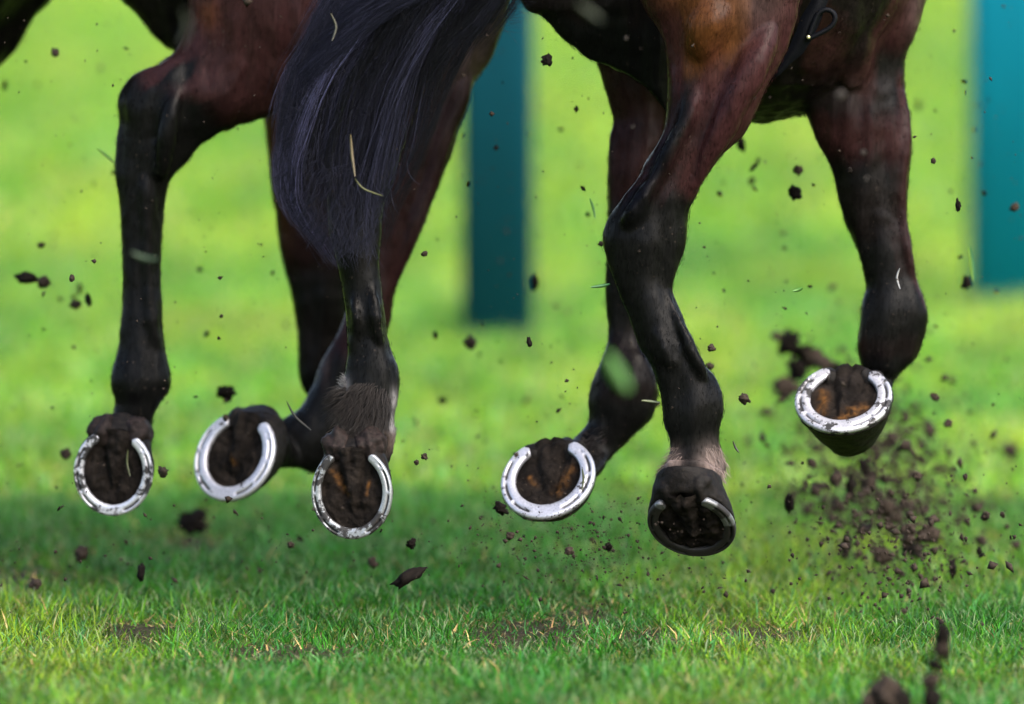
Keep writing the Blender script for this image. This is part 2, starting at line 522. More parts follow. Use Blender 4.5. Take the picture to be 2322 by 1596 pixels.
def make_hoof(h, root, shoe, seed=0, pale=0.0, wall_h=0.068):
    M, a, b = h['M'], h['a'], h['b']
    off = Vector(root.location)
    W = lambda x, y, z: (M @ Vector((x, y, z))) - off
    # --- wall
    bm = bmesh.new()
    seg = 48
    rings = []
    for k in range(9):
        t = k / 8
        ring = []
        for i in range(seg):
            th = 2 * math.pi * i / seg
            toe = 0.5 + 0.5 * math.cos(th)
            hh = (0.030 + (wall_h - 0.030) * toe) * (a / 0.062)
            wob = 1 + 0.02 * noise.noise(Vector((math.cos(th) * 3, math.sin(th) * 3, t * 7 + seed)))
            bulge = 0.02 * math.sin(math.pi * t)
            x = a * math.sin(th) * (1.02 - 0.31 * t + bulge) * wob
            y = b * math.cos(th) * (1.02 - 0.26 * t + bulge) * wob - 0.60 * b * t
            ring.append(bm.verts.new(W(x, y, 0.001 + t * hh)))
        rings.append(ring)
    for k in range(8):
        for i in range(seg):
            bm.faces.new((rings[k][i], rings[k][(i + 1) % seg], rings[k + 1][(i + 1) % seg], rings[k + 1][i]))
    bm.faces.new(rings[8])
    in1 = [bm.verts.new(W(a * 0.95 * math.sin(2 * math.pi * i / seg), b * 0.95 * math.cos(2 * math.pi * i / seg), 0.001)) for i in range(seg)]
    in2 = [bm.verts.new(W(a * 0.86 * math.sin(2 * math.pi * i / seg), b * 0.86 * math.cos(2 * math.pi * i / seg), 0.016)) for i in range(seg)]
    for i in range(seg):
        j = (i + 1) % seg
        bm.faces.new((rings[0][j], rings[0][i], in1[i], in1[j])); bm.faces.new((in1[j], in1[i], in2[i], in2[j]))
    bm.faces.new(in2)
    # heel bulbs
    for sx in (-1, 1) if 'heel' not in shoe else ():
        cx, cy, cz = sx * a * 0.36, -b * shoe.get('heel', 0.80), 0.024
        r0 = bmesh.ops.create_icosphere(bm, subdivisions=3, radius=1)
        for vv in r0['verts']:
            p = vv.co.copy()
            q = 1 + 0.30 * noise.noise(p * 1.9 + Vector((seed, sx, 0)))
            vv.co = W(cx + p.x * a * 0.36 * q, cy + p.y * a * 0.36 * q, cz + p.z * 0.029 * q)
    bmesh.ops.recalc_face_normals(bm, faces=bm.faces)
    me = bpy.data.meshes.new('tmp'); bm.to_mesh(me); bm.free()
    ob = bpy.data.objects.new('tmp', me); C.objects.link(ob)
    md = ob.modifiers.new('r', 'REMESH'); md.mode = 'VOXEL'; md.voxel_size = 0.0026; md.adaptivity = 0
    sm = ob.modifiers.new('s', 'SMOOTH'); sm.factor = 0.5; sm.iterations = 4
    bpy.context.view_layer.update()
    me = bpy.data.meshes.new_from_object(ob.evaluated_get(bpy.context.evaluated_depsgraph_get()))
    bpy.data.objects.remove(ob); me.name = 'hoof'; me.materials.clear()
    for v_ in me.vertices:
        q_ = v_.co * 42
        v_.co += v_.normal * (0.0016 * noise.noise(q_ + Vector((seed, 0, 0))) + 0.0008 * noise.noise(q_ * 3))
    ho = link('hoof', me, M_HOOF, root)
    for sx in (-1, 1) if 'heel' in shoe else ():             # plump bulbs standing out behind the shoe
        bb = bmesh.new()
        bmesh.ops.create_icosphere(bb, subdivisions=4, radius=1)
        for vv in bb.verts:
            p = vv.co.copy()
            q = 1 + 0.28 * noise.noise(p * 1.7 + Vector((seed, sx * 5, 0))) + 0.07 * noise.noise(p * 6)
            vv.co = W(sx * a * 0.40 + p.x * a * 0.40 * q, -b * shoe['heel'] + p.y * a * 0.46 * q, 0.030 + p.z * 0.034 * q)
        mb = bpy.data.meshes.new('heel_bulb'); bb.to_mesh(mb); bb.free()
        link('heel_bulb', mb, M_BULB, ho)
    # --- sole with frog
    bm = bmesh.new()
    cols = []
    vs = {}
    NR, NS = 34, 72
    dish = shoe.get('dish', 0.0)
    sg = 1 if M.col[0].to_3d().dot(RGT) > 0 else -1
    dark = np.array((0.0045, 0.0034, 0.0027)); tan = np.array((0.085, 0.038, 0.010)); mud = np.array((0.0115, 0.0088, 0.0070))
    def sole_pt(r, th):
        x = a * 0.99 * r * math.sin(th); y = b * 0.99 * r * math.cos(th)
        xn, yn = x / a, y / b
        z = 0.001 + dish * (1 - r ** 4)                       # concave dish
        yy = (0.45 - yn) / 1.35                                 # 0 at frog tip, 1 at heel
        if 0 < yy < 1.2:
            w = 0.06 + 0.34 * yy
            k = max(0.0, 1 - (abs(xn) / w) ** 2.2)
            z -= 0.010 * k * min(1, yy * 3)
            z += 0.010 * math.exp(-(xn / 0.05) ** 2) * max(0, yy - 0.35)   # central groove
            z += 0.004 * math.exp(-((abs(xn) - w) / 0.08) ** 2)            # side grooves
        nz = noise.noise(Vector((xn * 3.2, yn * 3.2, seed * 3.1))) * 0.0075 + noise.noise(Vector((xn * 7, yn * 7, seed))) * 0.0042 + noise.noise(Vector((xn * 18, yn * 18, seed))) * 0.0016
        e = min(1, (1 - r) * 8)
        return Vector((x, y, z + nz * e)), xn, yn
    ctr = None
    for k in range(NR + 1):
        for i in range(NS):
            p, xn, yn = sole_pt(max(k / NR, 0.01), 2 * math.pi * i / NS)
            vs[k, i] = bm.verts.new(W(*p))
            m = 0.45 + 1.5 * noise.noise(Vector((xn * 2.5, yn * 2.5, seed + 9)))
            c_ = dark * (1 - np.clip(m, 0, 1)) + mud * np.clip(m, 0, 1)
            yy = (0.45 - yn) / 1.35
            w = 0.12 + 0.34 * yy
            st = 0.0
            for (x0, y0, x1, y1, wd) in shoe.get('streaks', ()):
                px, py = xn * sg - x0, yn - y0; ex, ey = x1 - x0, y1 - y0
                q = max(0, min(1, (px * ex + py * ey) / (ex * ex + ey * ey)))
                dd = math.hypot(px - q * ex, py - q * ey) + 0.05 * noise.noise(Vector((xn * 6, yn * 6, seed)))
                st = max(st, math.exp(-(dd / wd) ** 2) * (0.55 + 0.9 * noise.noise(Vector((xn * 11, yn * 11, seed + 4)))))
            st = min(max(st, 0), 1)
            cols.append(c_ * (1 - st) + tan * st)
    for k in range(NR):
        for i in range(NS):
            bm.faces.new((vs[k, i], vs[k, (i + 1) % NS], vs[k + 1, (i + 1) % NS], vs[k + 1, i]))
    me = bpy.data.meshes.new('sole'); bm.to_mesh(me); bm.free()
    color_attr(me, cols)
    link('sole', me, M_SOLE, ho)
    # --- shoe
    bm = bmesh.new()
    cols = []
    band = a * shoe.get('band', 0.30)
    T = 0.0085
    span = shoe.get('span', 150)
    prof = [(0.0, 0.0), (-0.02, -0.55), (0.04, -0.85), (0.13, -1.0), (0.25, -1.0), (0.29, -1.0), (0.43, -1.0), (0.47, -1.0), (0.62, -1.0), (0.90, -1.0), (0.97, -0.85), (1.0, -0.5), (1.0, 0.0)]
    groove_idx = (5, 6)
    n = 96
    prev = None
    for k in range(n + 1):
        tt = -1 + 2 * k / n
        th = R(span) * tt
        ef = min(1.0, (1 - abs(tt)) * 22)
        ef = math.sqrt(max(0.0, 1 - (1 - ef) ** 2)) if ef < 1 else 1
        taper = 0.18 + 0.82 * ef
        ox, oy = a * math.sin(th), b * math.cos(th)
        # inward normal of the ellipse
        nx, ny = -math.sin(th) / a, -math.cos(th) / b
        ln = math.hypot(nx, ny); nx, ny = nx / ln, ny / ln
        bw = band * (1.0 + shoe.get('toe', 0.1) * math.cos(th))
        g = 1.0 if R(22) < abs(th) < R(125) else 0.0
        if R(16) < abs(th) <= R(22): g = (abs(th) - R(16)) / R(6)
        if R(125) <= abs(th) < R(131): g = 1 - (abs(th) - R(125)) / R(6)
        ring = []
        for q, (o_, z_) in enumerate(prof):
            oo = (0.5 + (o_ - 0.5) * taper) * bw
            z = z_ * T
            dark_ = 0.0
            if q in groove_idx:
                z += 0.0045 * g; dark_ = 0.95 * g
                if g > 0 and abs((math.degrees(abs(th)) % 34) - 21) < 2.4:   # nail heads fill the groove
                    z = -T * 1.05; dark_ = 0.15
            ring.append(bm.verts.new(W(ox + nx * oo, oy + ny * oo, z)))
            cols.append((dark_, 1.0 if any(lo_ < math.degrees(th) * sg < hi_ for lo_, hi_ in shoe.get('shine', ())) else 0.0, 0))
        if prev:
            m = len(prof)
            for q in range(m):
                bm.faces.new((prev[q], prev[(q + 1) % m], ring[(q + 1) % m], ring[q]))
        else:
            bm.faces.new(ring)
        prev = ring
    bm.faces.new(prev)
    bmesh.ops.recalc_face_normals(bm, faces=bm.faces)
    me = bpy.data.meshes.new('horseshoe'); bm.to_mesh(me); bm.free()
    color_attr(me, cols)
    so = link('horseshoe', me, shoe['mat'], ho)
    return ho

# ------------------------------------------------------------------ strands (tail, feather)
def strands_mesh(name, paths, widths, cols, parent, m, tris=3):
    """paths: (n,k,3) points; each strand a thin 3-sided tapering tube"""
    paths = np.asarray(paths, dtype=np.float64)
    n, k, _ = paths.shape
    tan = np.gradient(paths, axis=1)
    tan /= np.linalg.norm(tan, axis=2, keepdims=True) + 1e-9
    f = np.array(FWD)
    side = np.cross(tan, f); side /= np.linalg.norm(side, axis=2, keepdims=True) + 1e-9
    up = np.cross(side, tan)
    t = np.linspace(0, 1, k)
    w = np.asarray(widths)[:, None] * (1 - 0.85 * t[None] ** 3)
    vs = []
    for j in range(tris):
        a = 2 * math.pi * j / tris
        vs.append(paths + (side * math.cos(a) + up * math.sin(a)) * w[..., None] * 0.5)
    V = np.stack(vs, axis=2).reshape(-1, 3)             # n,k,tris
    idx = np.arange(n * k * tris).reshape(n, k, tris)
    a_ = idx[:, :-1, :]; b_ = np.roll(a_, -1, axis=2); d_ = idx[:, 1:, :]; c_ = np.roll(d_, -1, axis=2)
    F = np.stack([a_, b_, c_, d_], axis=-1).reshape(-1, 4)
    loc = np.array(parent.location) if parent and parent.parent is None else np.zeros(3)
    me = np_mesh(name, V - loc, F, np.full(len(F), 4))
    color_attr(me, np.repeat(np.asarray(cols), k * tris, axis=0))
    return link(name, me, m, parent)

def feather(root, co, nn, ctr, radius, flow, count, length, col, name='fetlock_hair', spread=0.5):
    """short tuft growing out of the skin around a point"""
    sel = np.where(np.linalg.norm(co - np.array(ctr), axis=1) < radius)[0]
    if len(sel) == 0:
        return
    sel = rng.choice(sel, count)
    base = co[sel]; nrm = nn[sel]
    fl = np.array(flow); fl = fl / np.linalg.norm(fl)
    paths = []
    cols = []
    for b_, n_ in zip(base, nrm):
        ln = length * rng.uniform(0.5, 1.2)
        dirv = fl + n_ * spread * rng.uniform(0.4, 1.2) + rng.normal(0, 0.28, 3)
        dirv /= np.linalg.norm(dirv)
        sag = np.array((0, 0, -1)) * 0.3
        ts = np.linspace(0, 1, 5)
        paths.append([b_ + dirv * ln * t + sag * ln * t * t for t in ts])
        cols.append(np.array(COL[col]) * rng.uniform(0.5, 1.6))
    strands_mesh(name, paths, rng.uniform(0.0005, 0.0011, len(paths)), cols, root, M_FEATHER)

M_FUR = hair_mat('coat_hair', (1.0, 1.0, 1.0), 0.36, 0.03)
def fur(root, co, nn, cols, count):
    """short coat hair lying down the limbs, on the side of the animal the place can see"""
    rel = co - np.array(EYE)
    d = rel @ np.array(FWD)
    u = 1161 + (rel @ np.array(RGT)) / (K * d); v = 798 - (rel @ np.array(UPV)) / (K * d)
    facing = nn @ np.array(FWD)
    sel = np.where((u > -150) & (u < 2480) & (v > -120) & (facing < 0.45))[0]
    sel = rng.choice(sel, count)
    b_ = co[sel] + rng.normal(0, 0.0016, (count, 3)); n_ = nn[sel]
    fl = np.array((0, 0, -1.0)) + rng.normal(0, 0.14, (count, 3))
    fl -= n_ * np.sum(fl * n_, 1, keepdims=True)
    fl /= np.linalg.norm(fl, axis=1, keepdims=True) + 1e-6
    ln = rng.uniform(0.004, 0.008, count)[:, None]
    lift = rng.uniform(0.0, 0.07, count)[:, None]
    p1 = b_ + (fl + n_ * lift) * ln * 0.5; p2 = b_ + (fl + n_ * lift * 0.7) * ln
    cc = cols[sel] * (rng.uniform(0.3, 1.7, count))[:, None]
    strands_mesh('coat_hair', np.stack([b_, p1, p2], 1), rng.uniform(0.0004, 0.0007, count), cc, root, M_FUR)

SHOE_WHITE = shoe_mat('worn_aluminium', 0.36, (0.50, 0.50, 0.545))
SHOE_GREY = shoe_mat('dull_aluminium', 0.50, (0.26, 0.275, 0.29))
SHOE_MUDDY = shoe_mat('mud_coated_aluminium', 0.66, (0.15, 0.155, 0.16))
SHOE_SPECK = shoe_mat('mud_specked_aluminium', 0.43, (0.47, 0.47, 0.51))

# ================================================================== horse ahead on the right
gA = P(1640, 1420, 13.1)
horseA = empty('horse', (gA.x, gA.y, 0.0), 'bay horse galloping on the right, all hooves off the turf, with a long streaming tail', 'horse')
hR1 = hoof_frame(1244, 1088, 13.22, 109, (-6, 100), (0.22, -0.62), 1.06)
hR2 = hoof_frame(1569, 1186, 12.96, 100, (40, 100), (0.12, 0.78), 1.12)
hR3 = hoof_frame(1913, 908, 13.18, 110, (-30, 100), (0.10, -0.76), 1.06)
A = Body()
# barrel and quarters
A.blob(1712, -170, 13.42, 398, 447, 0.30, 'd')
A.blob(1570, -350, 13.38, 370, 350, 0.26, 'b')
A.blob(1340, -560, 13.28, 260, 270, 0.20, 'b')
A.blob(2010, -420, 13.75, 330, 330, 0.24, 'b')
# hidden-side thigh, its shade painted in as a near-black coat
A.limb(13.2, [(1130, -400, 1500, -400, 'b', .5), (1110, -200, 1520, -200, 'd', .42), (1180, 0, 1520, 0, 'd', .42), (1222, 32, 1530, 45, 'd', .4), (1268, 79, 1540, 90, 'k', .38),
              (1312, 116, 1540, 140, 'k', .36), (1346, 138, 1530, 190, 'k', .34), (1420, 168, 1520, 235, 'k', .4), (1480, 205, 1515, 265, 'k', .5)])
# left leg of the pair
A.limb(13.38, [(1290, -60, 1540, -60, 'd'), (1346, 120, 1540, 120, 'b', .6), (1366, 198, 1530, 198, 'b', .6), (1389, 269, 1520, 269, 'b', .65), (1381, 316, 1515, 316, 'b', .7), (1378, 395, 1505, 395, 'b'),
               (1379, 490, 1490, 490, 'd'), (1379, 570, 1480, 570, 'k'), (1378, 652, 1465, 652, 'k'), (1376, 761, 1452, 761, 'd', .85), (1361, 813, 1474, 815, 'd', .85), (1343, 861, 1492, 865, 'd', .8),
               (1335, 905, 1496, 895, 'd', .75), (1336, 952, 1480, 944, 'k', .75), (1322, 978, 1438, 988, 'k', .8), (1296, 1004, 1402, 1022, 'k', .85)], hR1)
# near hind leg
A.limb(13.0, [(1400, -260, 1900, -260, 'b', .5), (1430, -120, 1850, -120, 'b', .5), (1450, 0, 1814, 0, 'b', .5), (1490, 60, 1805, 45, 'r', .5), (1510, 111, 1783, 111, 'r', .5), (1512, 182, 1751, 182, 'r', .55),
              (1510, 237, 1723, 237, 'r', .6), (1496, 308, 1680, 308, 'b', .62), (1465, 365, 1634, 352, 'b', .62), (1440, 410, 1605, 395, 'b', .62), (1404, 462, 1577, 454, 'd', .62), (1380, 500, 1563, 482, 'k', .6),
              (1369, 541, 1559, 549, 'k', .6), (1377, 580, 1545, 590, 'k', .62), (1390, 625, 1531, 631, 'k', .65), (1407, 665, 1526, 662, 'k', .75), (1433, 731, 1553, 731, 'k', .8), (1463, 813, 1590, 812, 'k', .8),
              (1483, 862, 1620, 855, 'k', .75), (1495, 895, 1638, 890, 'k', .72), (1500, 925, 1643, 925, 'k', .72), (1505, 965, 1637, 958, 'k', .75), (1518, 991, 1631, 991, 'k', .8), (1520, 1022, 1637, 1022, 'k', .8),
              (1505, 1058, 1648, 1064, 'k', .8)], hR2)
# foreleg on the far right
A.limb(13.36, [(1700, -220, 2150, -220, 'b', .6), (1750, 0, 2094, 0, 'b', .55), (1785, 71, 2078, 71, 'b', .52), (1800, 130, 2055, 128, 'd', .5), (1812, 190, 2054, 190, 'd', .5), (1823, 245, 2062, 245, 'd', .5),
               (1848, 305, 2067, 312, 'b', .55), (1884, 375, 2064, 388, 'd', .6), (1896, 434, 2060, 440, 'd', .65), (1912, 494, 2058, 494, 'd', .7), (1932, 541, 2064, 545, 'd', .75), (1952, 590, 2071, 590, 'k', .8),
               (1962, 631, 2080, 633, 'k', .8), (1966, 659, 2088, 660, 'k', .8), (1955, 689, 2098, 688, 'k', .75), (1947, 737, 2105, 722, 'k', .72), (1943, 778, 2098, 762, 'd', .72), (1946, 808, 2079, 811, 'd', .75),
               (1952, 832, 2056, 842, 'k', .8), (1962, 858, 2030, 868, 'k', .9)], hR3)
# tendon, hock and muscle relief
A.tube([(1505, 640, 10), (1545, 740, 9), (1585, 830, 14), (1600, 880, 22)], 12.96, 10, 'k')
A.tube([(1475, 690, 12), (1510, 800, 11), (1540, 870, 14)], 12.955, 12, 'k')
A.tube([(1600, 120, 30), (1560, 260, 24), (1500, 380, 20), (1440, 480, 26), (1430, 530, 34)], 12.955, 22, 'k')
A.tube([(1745, 40, 46), (1700, 160, 44), (1640, 290, 32), (1570, 430, 20)], 12.95, 30, 'r')
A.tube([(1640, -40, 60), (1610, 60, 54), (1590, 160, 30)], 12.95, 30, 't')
A.tube([(2050, 180, 12), (2052, 330, 14), (2046, 470, 12), (2062, 600, 10), (2085, 690, 12)], 13.33, 12, 'b')
A.tube([(1930, -20, 70), (1925, 90, 66), (1935, 200, 40)], 13.29, 40, 'b')
A.tube([(2000, 330, 22), (1990, 450, 22), (2000, 560, 22)], 13.33, 22, 'd')
A.spot(1625, 70, 12.92, 70, 't', 0.85, 62); A.spot(1570, -10, 12.92, 120, 't', 0.7, 45)  # warm sun glint on the inner thigh, put into the coat colour
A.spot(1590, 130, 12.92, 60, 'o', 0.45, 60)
A.spot(1720, 10, 12.92, 60, 'g', 0.6, 60)
A.spot(1495, 330, 12.95, 34, 'k', 0.9, 110); A.spot(1440, 440, 12.95, 40, 'k', 0.9, 80); A.spot(1530, 220, 12.95, 26, 'k', 0.6, 70)
A.spot(1622, 1046, 12.92, 34, 'p', 1.0, 34); A.spot(1520, 1042, 12.92, 26, 'p', 1.0, 30)
A.spot(1950, 780, 13.3, 14, 'b', 0.9, 40)
A.spot(1930, 210, 13.3, 60, 'g', 0.35, 40); A.spot(2080, 20, 13.33, 26, 'g', 0.6, 90)
bodyA, co, nn, vc = A.build(horseA)
fur(horseA, co, nn, vc, 42000)
feather(horseA, co, nn, P(1634, 1046, 12.975), 0.030, (0.2, 0, -1), 200, 0.012, 'p', 'coronet_hair')
feather(horseA, co, nn, P(1514, 1046, 12.975), 0.028, (-0.8, 0, -0.6), 150, 0.013, 'p', 'coronet_hair')
feather(horseA, co, nn, P(1340, 1000, 13.33), 0.035, (-0.8, -0.3, -0.3), 260, 0.018, 'd', 'fetlock_hair')
make_hoof(hR1, horseA, dict(mat=SHOE_WHITE, band=0.31, toe=0.12, streaks=[(0.20, 0.32, 0.46, -0.20, 0.09), (-0.38, -0.1, -0.30, 0.1, 0.06)]), 1)
make_hoof(hR2, horseA, dict(mat=SHOE_MUDDY, band=0.26, dish=-0.0085, shine=[(-150, -138), (130, 150), (88, 104)]), 2)
make_hoof(hR3, horseA, dict(mat=SHOE_SPECK, band=0.31, toe=0.12, streaks=[(-0.44, -0.15, -0.40, 0.30, 0.10), (0.05, 0.50, 0.44, 0.12, 0.11)]), 3, 0, 0.086)

# tail
def poly_at(pts, t):
    pts = np.asarray(pts, dtype=float)
    s = np.r_[0, np.cumsum(np.linalg.norm(np.diff(pts, axis=0), axis=1))]
    s /= s[-1]
    return np.stack([np.interp(t, s, pts[:, k]) for k in range(2)], axis=-1)
TL = [(1075, -420), (930, -220), (830, -90), (757, 0), (741, 40), (715, 100), (684, 158), (668, 220), (660, 290), (652, 363), (664, 430), (696, 480), (735, 525), (772, 575)]
TR = [(1170, -420), (1190, -200), (1165, -80), (1150, 0), (1110, 50), (1070, 90), (1020, 170), (985, 240), (945, 330), (915, 400), (885, 455), (868, 500), (856, 540), (846, 580)]
kk = 18
paths, cols, wid = [], [], []
tt = np.linspace(0, 1, kk)
for l in range(150):
    c0 = rng.beta(1.25, 1.25)
    t0 = 0.0 if rng.random() < 0.5 else rng.uniform(0, 0.5)
    t1 = rng.uniform(0.66, 1.04) if rng.random() < 0.7 else rng.uniform(0.4, 0.75)
    sweep = rng.normal(0, 0.22)
    cross = rng.random() < 0.26 and c0 > 0.25
    ph = rng.uniform(0, 6.28, 3); am = rng.uniform(3, 20); fr = rng.uniform(3, 9)
    lay = -1.25 if cross else rng.uniform(-1, 1)
    tone = 1.5 * rng.uniform(0.6, 1.2) if cross else (0.12 + 1.9 * rng.random() ** 1.8) * (1.9 if c0 < 0.28 else 0.65 if c0 < 0.7 else 1.0)  # lit left edge painted as paler locks, core kept darker
    for i in range(56):
        ts = np.linspace(t0, min(1.0, t1 * rng.uniform(0.86, 1.04)), kk)
        if cross:                                            # a lock blown across from the right to the left
            ts = np.linspace(0.02 + rng.uniform(0, 0.03) + 0.25 * (1 - c0), 0.34 + 0.4 * (1 - c0) + rng.uniform(-0.05, 0.05), kk)
            s = np.linspace(min(1, c0 + 0.40), max(-0.02, c0 - 0.45), kk) + rng.normal(0, 0.03) * (0.4 + tt)
        else:
            s = c0 + sweep * tt + rng.normal(0, 0.030) * (0.6 + 1.8 * tt ** 2) + rng.normal(0, 0.045) * tt ** 1.5
        s = np.where(s > 1, 1 + (s - 1) * 0.3, np.where(s < 0, s * 0.3, s))
        lo = poly_at(TL, ts); hi = poly_at(TR, ts)
        uv = lo * (1 - s[:, None]) + hi * s[:, None]
        uv[:, 0] += am * np.sin(ts * fr + ph[0]) + rng.uniform(0, 8) * np.sin(ts * rng.uniform(5, 17) + rng.uniform(0, 6))
        uv[:, 1] += 0.5 * am * np.sin(ts * fr + ph[1])
        fl_ = 1.0
        if s[kk // 2] < 0.22 or rng.random() < 0.10:         # frayed ends stand out to the left and below
            e = tt ** 2.2
            uv[:, 0] += -abs(rng.normal(0, 12)) * e; uv[:, 1] += rng.uniform(-16, 40) * e; fl_ = 1.35
        th = 0.052 * np.sqrt(np.clip(1 - (2 * np.clip(s, 0, 1) - 1) ** 2, 0.03, 1)) * (1 - 0.45 * ts)
        d = 12.83 + (lay + rng.normal(0, 0.16)) * th * 0.9
        paths.append([P(uv[j, 0], uv[j, 1], d[j]) for j in range(kk)])
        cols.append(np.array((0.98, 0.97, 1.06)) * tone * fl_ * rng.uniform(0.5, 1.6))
        wid.append(rng.uniform(0.0006, 0.0013))
for i in range(1700):                                        # short loose hairs, thickest along the left side and the tip
    t0 = rng.uniform(0.12, 0.97) if i % 3 else rng.uniform(0.78, 0.99)
    s0 = rng.beta(0.6, 5.0) if i % 3 else rng.uniform(0.0, 1.0)
    lo = poly_at(TL, np.array([t0]))[0]; hi = poly_at(TR, np.array([t0]))[0]
    a0 = lo * (1 - s0) + hi * s0
    ang = rng.normal(2.05, 0.35); ln = rng.uniform(22, 70)
    aa = ang + rng.normal(-0.2, 0.6) * tt
    u_ = a0[0] + np.cumsum(np.cos(aa)) * ln / kk; v_ = a0[1] + np.cumsum(np.sin(aa)) * ln / kk
    th = 0.055 * math.sqrt(max(1 - (2 * s0 - 1) ** 2, 0.05)) * (1 - 0.45 * t0)
    dz = 12.83 - th * rng.uniform(0.6, 1.15)
    paths.append([P(u_[j], v_[j], dz) for j in range(kk)]); cols.append(np.array((1, 1, 1.1)) * rng.uniform(0.3, 1.7)); wid.append(rng.uniform(0.0004, 0.0008))
for i in range(34):                                          # wisps curling out beside the post
    ang = rng.uniform(-0.4, 0.6); ln = rng.uniform(20, 75)
    u_ = 1146 + rng.uniform(-6, 14) + ln * tt * math.cos(ang); v_ = rng.uniform(-10, 70) + ln * (tt * math.sin(ang) + 0.5 * tt ** 2 * rng.uniform(-1, 1))
    paths.append([P(u_[j], v_[j], 12.85) for j in range(kk)]); cols.append((0.4, 0.4, 0.45)); wid.append(0.0005)
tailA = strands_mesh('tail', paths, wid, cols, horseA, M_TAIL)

# girth strap with a loop and stud
def ribbon(name, pts, w, thick, parent, m):
    """strap: centre line points in world space, half width vectors"""
    bm = bmesh.new(); prev = None
    loc = Vector(parent.location)
    for (p, side) in pts:
        p = p - loc
        r = [bm.verts.new(p + side - FWD * thick), bm.verts.new(p + side + FWD * thick), bm.verts.new(p - side + FWD * thick), bm.verts.new(p - side - FWD * thick)]
        if prev:
            for q in range(4):
                bm.faces.new((prev[q], prev[(q + 1) % 4], r[(q + 1) % 4], r[q]))
        else:
            bm.faces.new(r)
        prev = r
    bm.faces.new(prev)
    bmesh.ops.recalc_face_normals(bm, faces=bm.faces)
    me = bpy.data.meshes.new(name); bm.to_mesh(me); bm.free()
    return link(name, me, m, parent)
dS = 13.10
pp = []
for (ul, vl, ur, vr) in [(1845, -60, 1888, -50), (1840, 0, 1877, 3), (1815, 40, 1862, 44), (1805, 70, 1842, 88), (1790, 105, 1820, 122), (1768, 150, 1795, 142), (1740, 190, 1768, 170)]:
    a_, b_ = P(ul, vl, dS), P(ur, vr, dS)
    pp.append(((a_ + b_) / 2, (b_ - a_) / 2))
strap = ribbon('girth_strap', pp, 0, 0.003, horseA, M_STRAP)
def torus_path(pts, r, name, parent, m, closed=False):
    cu = bpy.data.curves.new('c', 'CURVE'); cu.dimensions = '3D'; cu.bevel_depth = r; cu.bevel_resolution = 3
    sp_ = cu.splines.new('POLY'); sp_.points.add(len(pts) - 1)
    loc = Vector(horseA.location)
    for q, p in zip(sp_.points, pts):
        q.co = (*(p - loc), 1)
    sp_.use_cyclic_u = closed
    ob = bpy.data.objects.new('c', cu); C.objects.link(ob)
    bpy.context.view_layer.update()
    me = bpy.data.meshes.new_from_object(ob.evaluated_get(bpy.context.evaluated_depsgraph_get()))
    bpy.data.objects.remove(ob); me.materials.clear()
    return link(name, me, m, parent)
lp = catmull([(1832, 88), (1858, 76), (1882, 62), (1893, 44), (1888, 28), (1872, 22), (1856, 30), (1846, 50), (1836, 78)], 5)
torus_path([P(u_, v_, dS - 0.008) for u_, v_ in lp], 0.0040, 'strap_loop', strap, M_STRAP)
bm = bmesh.new(); bmesh.ops.create_uvsphere(bm, u_segments=14, v_segments=8, radius=0.0032)
for v_ in bm.verts: v_.co += P(1833, 84, dS - 0.013) - Vector(horseA.location)
me = bpy.data.meshes.new('stud'); bm.to_mesh(me); bm.free(); link('stud', me, M_STUD, strap)

# ================================================================== horse behind on the left
gB = P(560, 1420, 13.5)
horseB = empty('horse', (gB.x, gB.y, 0.0), 'dark bay horse galloping on the left with black stockings and a partly white fetlock', 'horse')
hL1 = hoof_frame(258, 1070, 13.34, 91, (-8, 100), (0.16, 0.05), 1.09)
hM2 = hoof_frame(535, 1036, 13.50, 102, (-30, 100), (0.44, -0.34), 1.06)
hM1 = hoof_frame(799, 1117, 12.92, 93, (2, 100), (0.17, 0.02), 1.13)
B = Body()
B.blob(820, -330, 13.72, 420, 340, 0.27, 'd')
B.blob(560, -440, 13.60, 360, 330, 0.27, 'd')
B.blob(1080, -480, 13.90, 330, 320, 0.24, 'd')
# inner thigh in the corner between belly and gaskin
B.limb(13.66, [(140, -330, 700, -330, 'd', .6), (200, -140, 720, -140, 'd', .5), (273, 0, 720, 0, 'd', .4), (316, 43, 720, 50, 'd', .36), (344, 79, 700, 100, 'd', .34), (367, 101, 680, 140, 'd', .33),
               (394, 118, 640, 170, 'd', .35), (450, 140, 600, 190, 'd', .4)])
# hind leg at the left
B.limb(13.45, [(440, -260, 880, -180, 'b', .5), (432, -120, 870, 40, 'b', .48), (425, -20, 850, 150, 'b', .45), (420, 60, 770, 205, 'b', .45), (394, 114, 680, 232, 'b', .5), (340, 154, 593, 269, 'b', .55), (296, 174, 518, 292, 'd', .55),
               (267, 222, 470, 316, 'k', .55), (270, 272, 440, 342, 'k', .56), (264, 328, 417, 377, 'k', .6), (261, 395, 388, 411, 'k', .65), (272, 462, 373, 454, 'k', .7), (275, 514, 367, 500, 'k', .8), (276, 570, 365, 565, 'k', .85),
               (277, 631, 364, 631, 'k', .85), (274, 729, 367, 733, 'k', .85), (265, 795, 371, 790, 'k', .85), (252, 838, 381, 835, 'k', .8), (250, 865, 386, 862, 'k', .78), (253, 887, 383, 882, 'k', .78), (260, 912, 365, 912, 'k', .8),
               (257, 935, 350, 938, 'k', .85), (250, 958, 344, 965, 'k', .85)], hL1)
